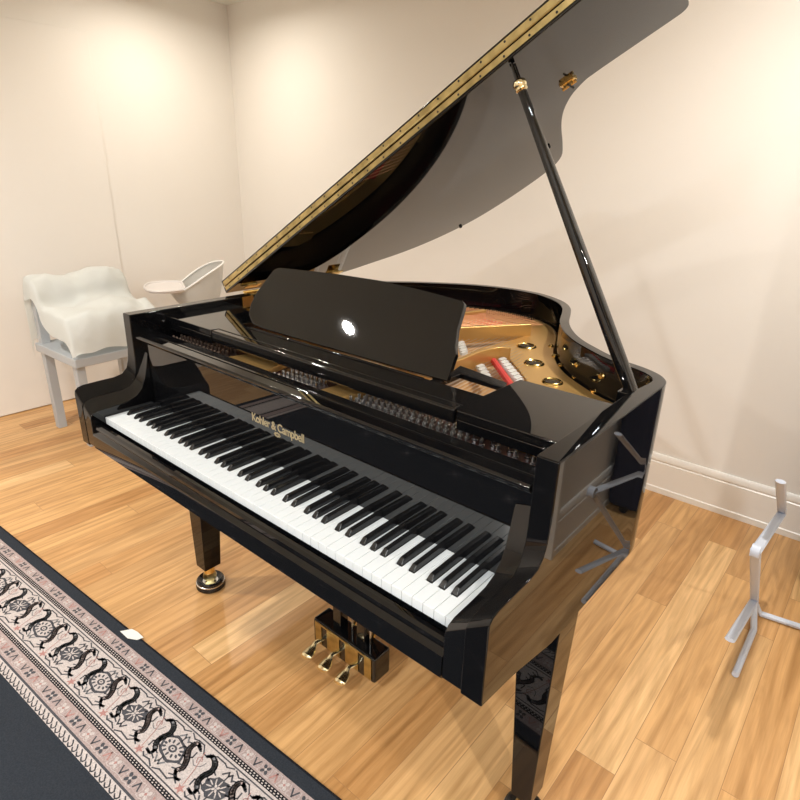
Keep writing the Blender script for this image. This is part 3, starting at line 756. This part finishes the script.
bm = nb(); box(bm, 0, 0, 0, 0, 0, 0); bm.free()
for sx_a, sy_a in ((1, 1), (1, -1), (-1, 1), (-1, -1)):
    bm = nb(); tube(bm, [hl(.05*sx_a, .05*sy_a, .535), hl(.19*sx_a, .19*sy_a, .004)], [.014, .011], 10); obj('leg', bm, M['shell'], hc)
bm = nb(); prism(bm, [(.16, -.09), (.26, -.09), (.26, .09), (.16, .09)], lambda a, b, t: hl(a, b, t), .26, .272); tube(bm, [hl(.155, -.09, .266), hl(.155, .09, .266)], .008, 8); obj('footrest', bm, M['shell'], hc)

# covered chair
CH = Vector((-2.20, .665, 0)); ca = R(2)
def cl(x, y, z): return CH + Vector((x*math.cos(ca)-y*math.sin(ca), x*math.sin(ca)+y*math.cos(ca), z))
chair = thing('side_chair', 'grey wooden chair under a white cloth, left of the piano keyboard', 'chair', CH)
bm = nb(); prism(bm, [(-.22, -.24), (.235, -.24), (.235, .24), (-.22, .24)], lambda a, b, t: cl(a, b, t), .445, .490); obj('seat', bm, M['greywood'], chair, bevel=.005)
for a, b, h in ((.17, .06, .445), (.17, -.20, .445), (-.19, .20, .80), (-.19, -.20, .80)):
    bm = nb(); prism(bm, [(a-.022, b-.022), (a+.022, b-.022), (a+.022, b+.022), (a-.022, b+.022)], lambda p, q, t: cl(p, q, t), 0, h); obj('leg', bm, M['greywood'], chair, bevel=.003)
bm = nb(); prism(bm, [(-.205, -.20), (-.180, -.20), (-.180, .20), (-.205, .20)], lambda a, b, t: cl(a, b, t), .55, .80); obj('backrest', bm, M['greywood'], chair, bevel=.004)
bm = nb(); prism(bm, [(.16, -.178), (.18, -.178), (.18, .178), (.16, .178)], lambda a, b, t: cl(a, b, t), .20, .24); obj('stretcher', bm, M['greywood'], chair)
# the cloth: one sheet falling over the backrest, the seat and its front edge
prof = crom([(-.245, .50), (-.243, .68), (-.235, .82), (-.20, .850), (-.140, .845), (-.090, .79), (-.060, .72), (.02, .690), (.12, .700), (.195, .690), (.232, .62), (.240, .510)], 5)
def cloth(s, t):
    q = s*(len(prof)-1); a = int(min(q, len(prof)-2)); f = q-a
    x = prof[a][0]+(prof[a+1][0]-prof[a][0])*f; z = prof[a][1]+(prof[a+1][1]-prof[a][1])*f
    y = -.27 + .54*t
    sag = .020*math.sin(7*t+6*s) + .010*math.sin(15*t-13*s+2) + .003*math.sin(31*t+23*s)
    top = math.exp(-((s-.27)/.12)**2)
    z += sag*.8 - top*.035*(2*t-1)**2; x += sag*.45
    edge = max(0, abs(2*t-1)-.86)/.14
    y -= math.copysign(.02*edge, 2*t-1); z -= .10*edge**2
    if s > .93: z = max(z, .508)
    if abs(2*t-1) < .86: z += .03*math.exp(-((s-.62-.12*t)/.05)**2)
    return cl(x+.012, y, z)
cb = obj('cloth', shell_grid(cloth, 70, 34, .006), M['cloth'], None, smooth=80)
tag(cb, 'rumpled white cloth draped over the grey wooden chair', 'cloth')

# ------------------------------------------------------------------ right of the piano: seen as reflections in its side
st_ = thing('folding_stand', 'grey folding stand of flat bars beside the piano treble side', 'stand', (.93, 1.15, 0))
pts = [(.905, 1.03, .665), (.905, 1.43, .385), (.905, .89, .525), (.905, 1.365, .075), (.905, .885, .245)]
for a, b in ((0, 1), (1, 2), (2, 3), (3, 4)):
    bm = nb(); tube(bm, [pts[a], pts[b]], .013, 8, flat=.45); obj('bar', bm, M['grey_metal'], st_)
for q in pts[1:4]:
    bm = nb(); lathe(bm, [(.017, -.010), (.017, .010)], q, 14, axis=(1, 0, 0)); obj('joint', bm, M['grey_metal'], st_)
bm = nb(); tube(bm, [pts[3], (.93, 1.40, .012), (1.05, 1.42, .012)], .010, 8); tube(bm, [pts[3], (.93, 1.30, .012), (.93, 1.05, .012)], .010, 8); obj('foot', bm, M['grey_metal'], st_)
sc_ = thing('suitcase_stand_in', 'dark navy upright suitcase added for the dark shape reflected in the piano side', 'suitcase_stand_in', (1.05, 1.85, 0))  # unseen; guessed suitcase put in for the navy reflection in the case
bm = nb(); box(bm, .99, 1.125, 1.70, 2.00, .03, .70); obj('body', bm, M['navy'], sc_, bevel=.03, seg=4)
for y in (1.74, 1.96):
    bm = nb(); lathe(bm, [(.018, -.012), (.018, .012)], (1.055, y, .0185), 14, axis=(0, 1, 0)); obj('wheel', bm, M['rubber'], sc_)
bm = nb(); tube(bm, [(1.055, 1.79, .695), (1.055, 1.79, .74), (1.055, 1.91, .74), (1.055, 1.91, .695)], .009, 8); obj('handle', bm, M['rubber'], sc_)
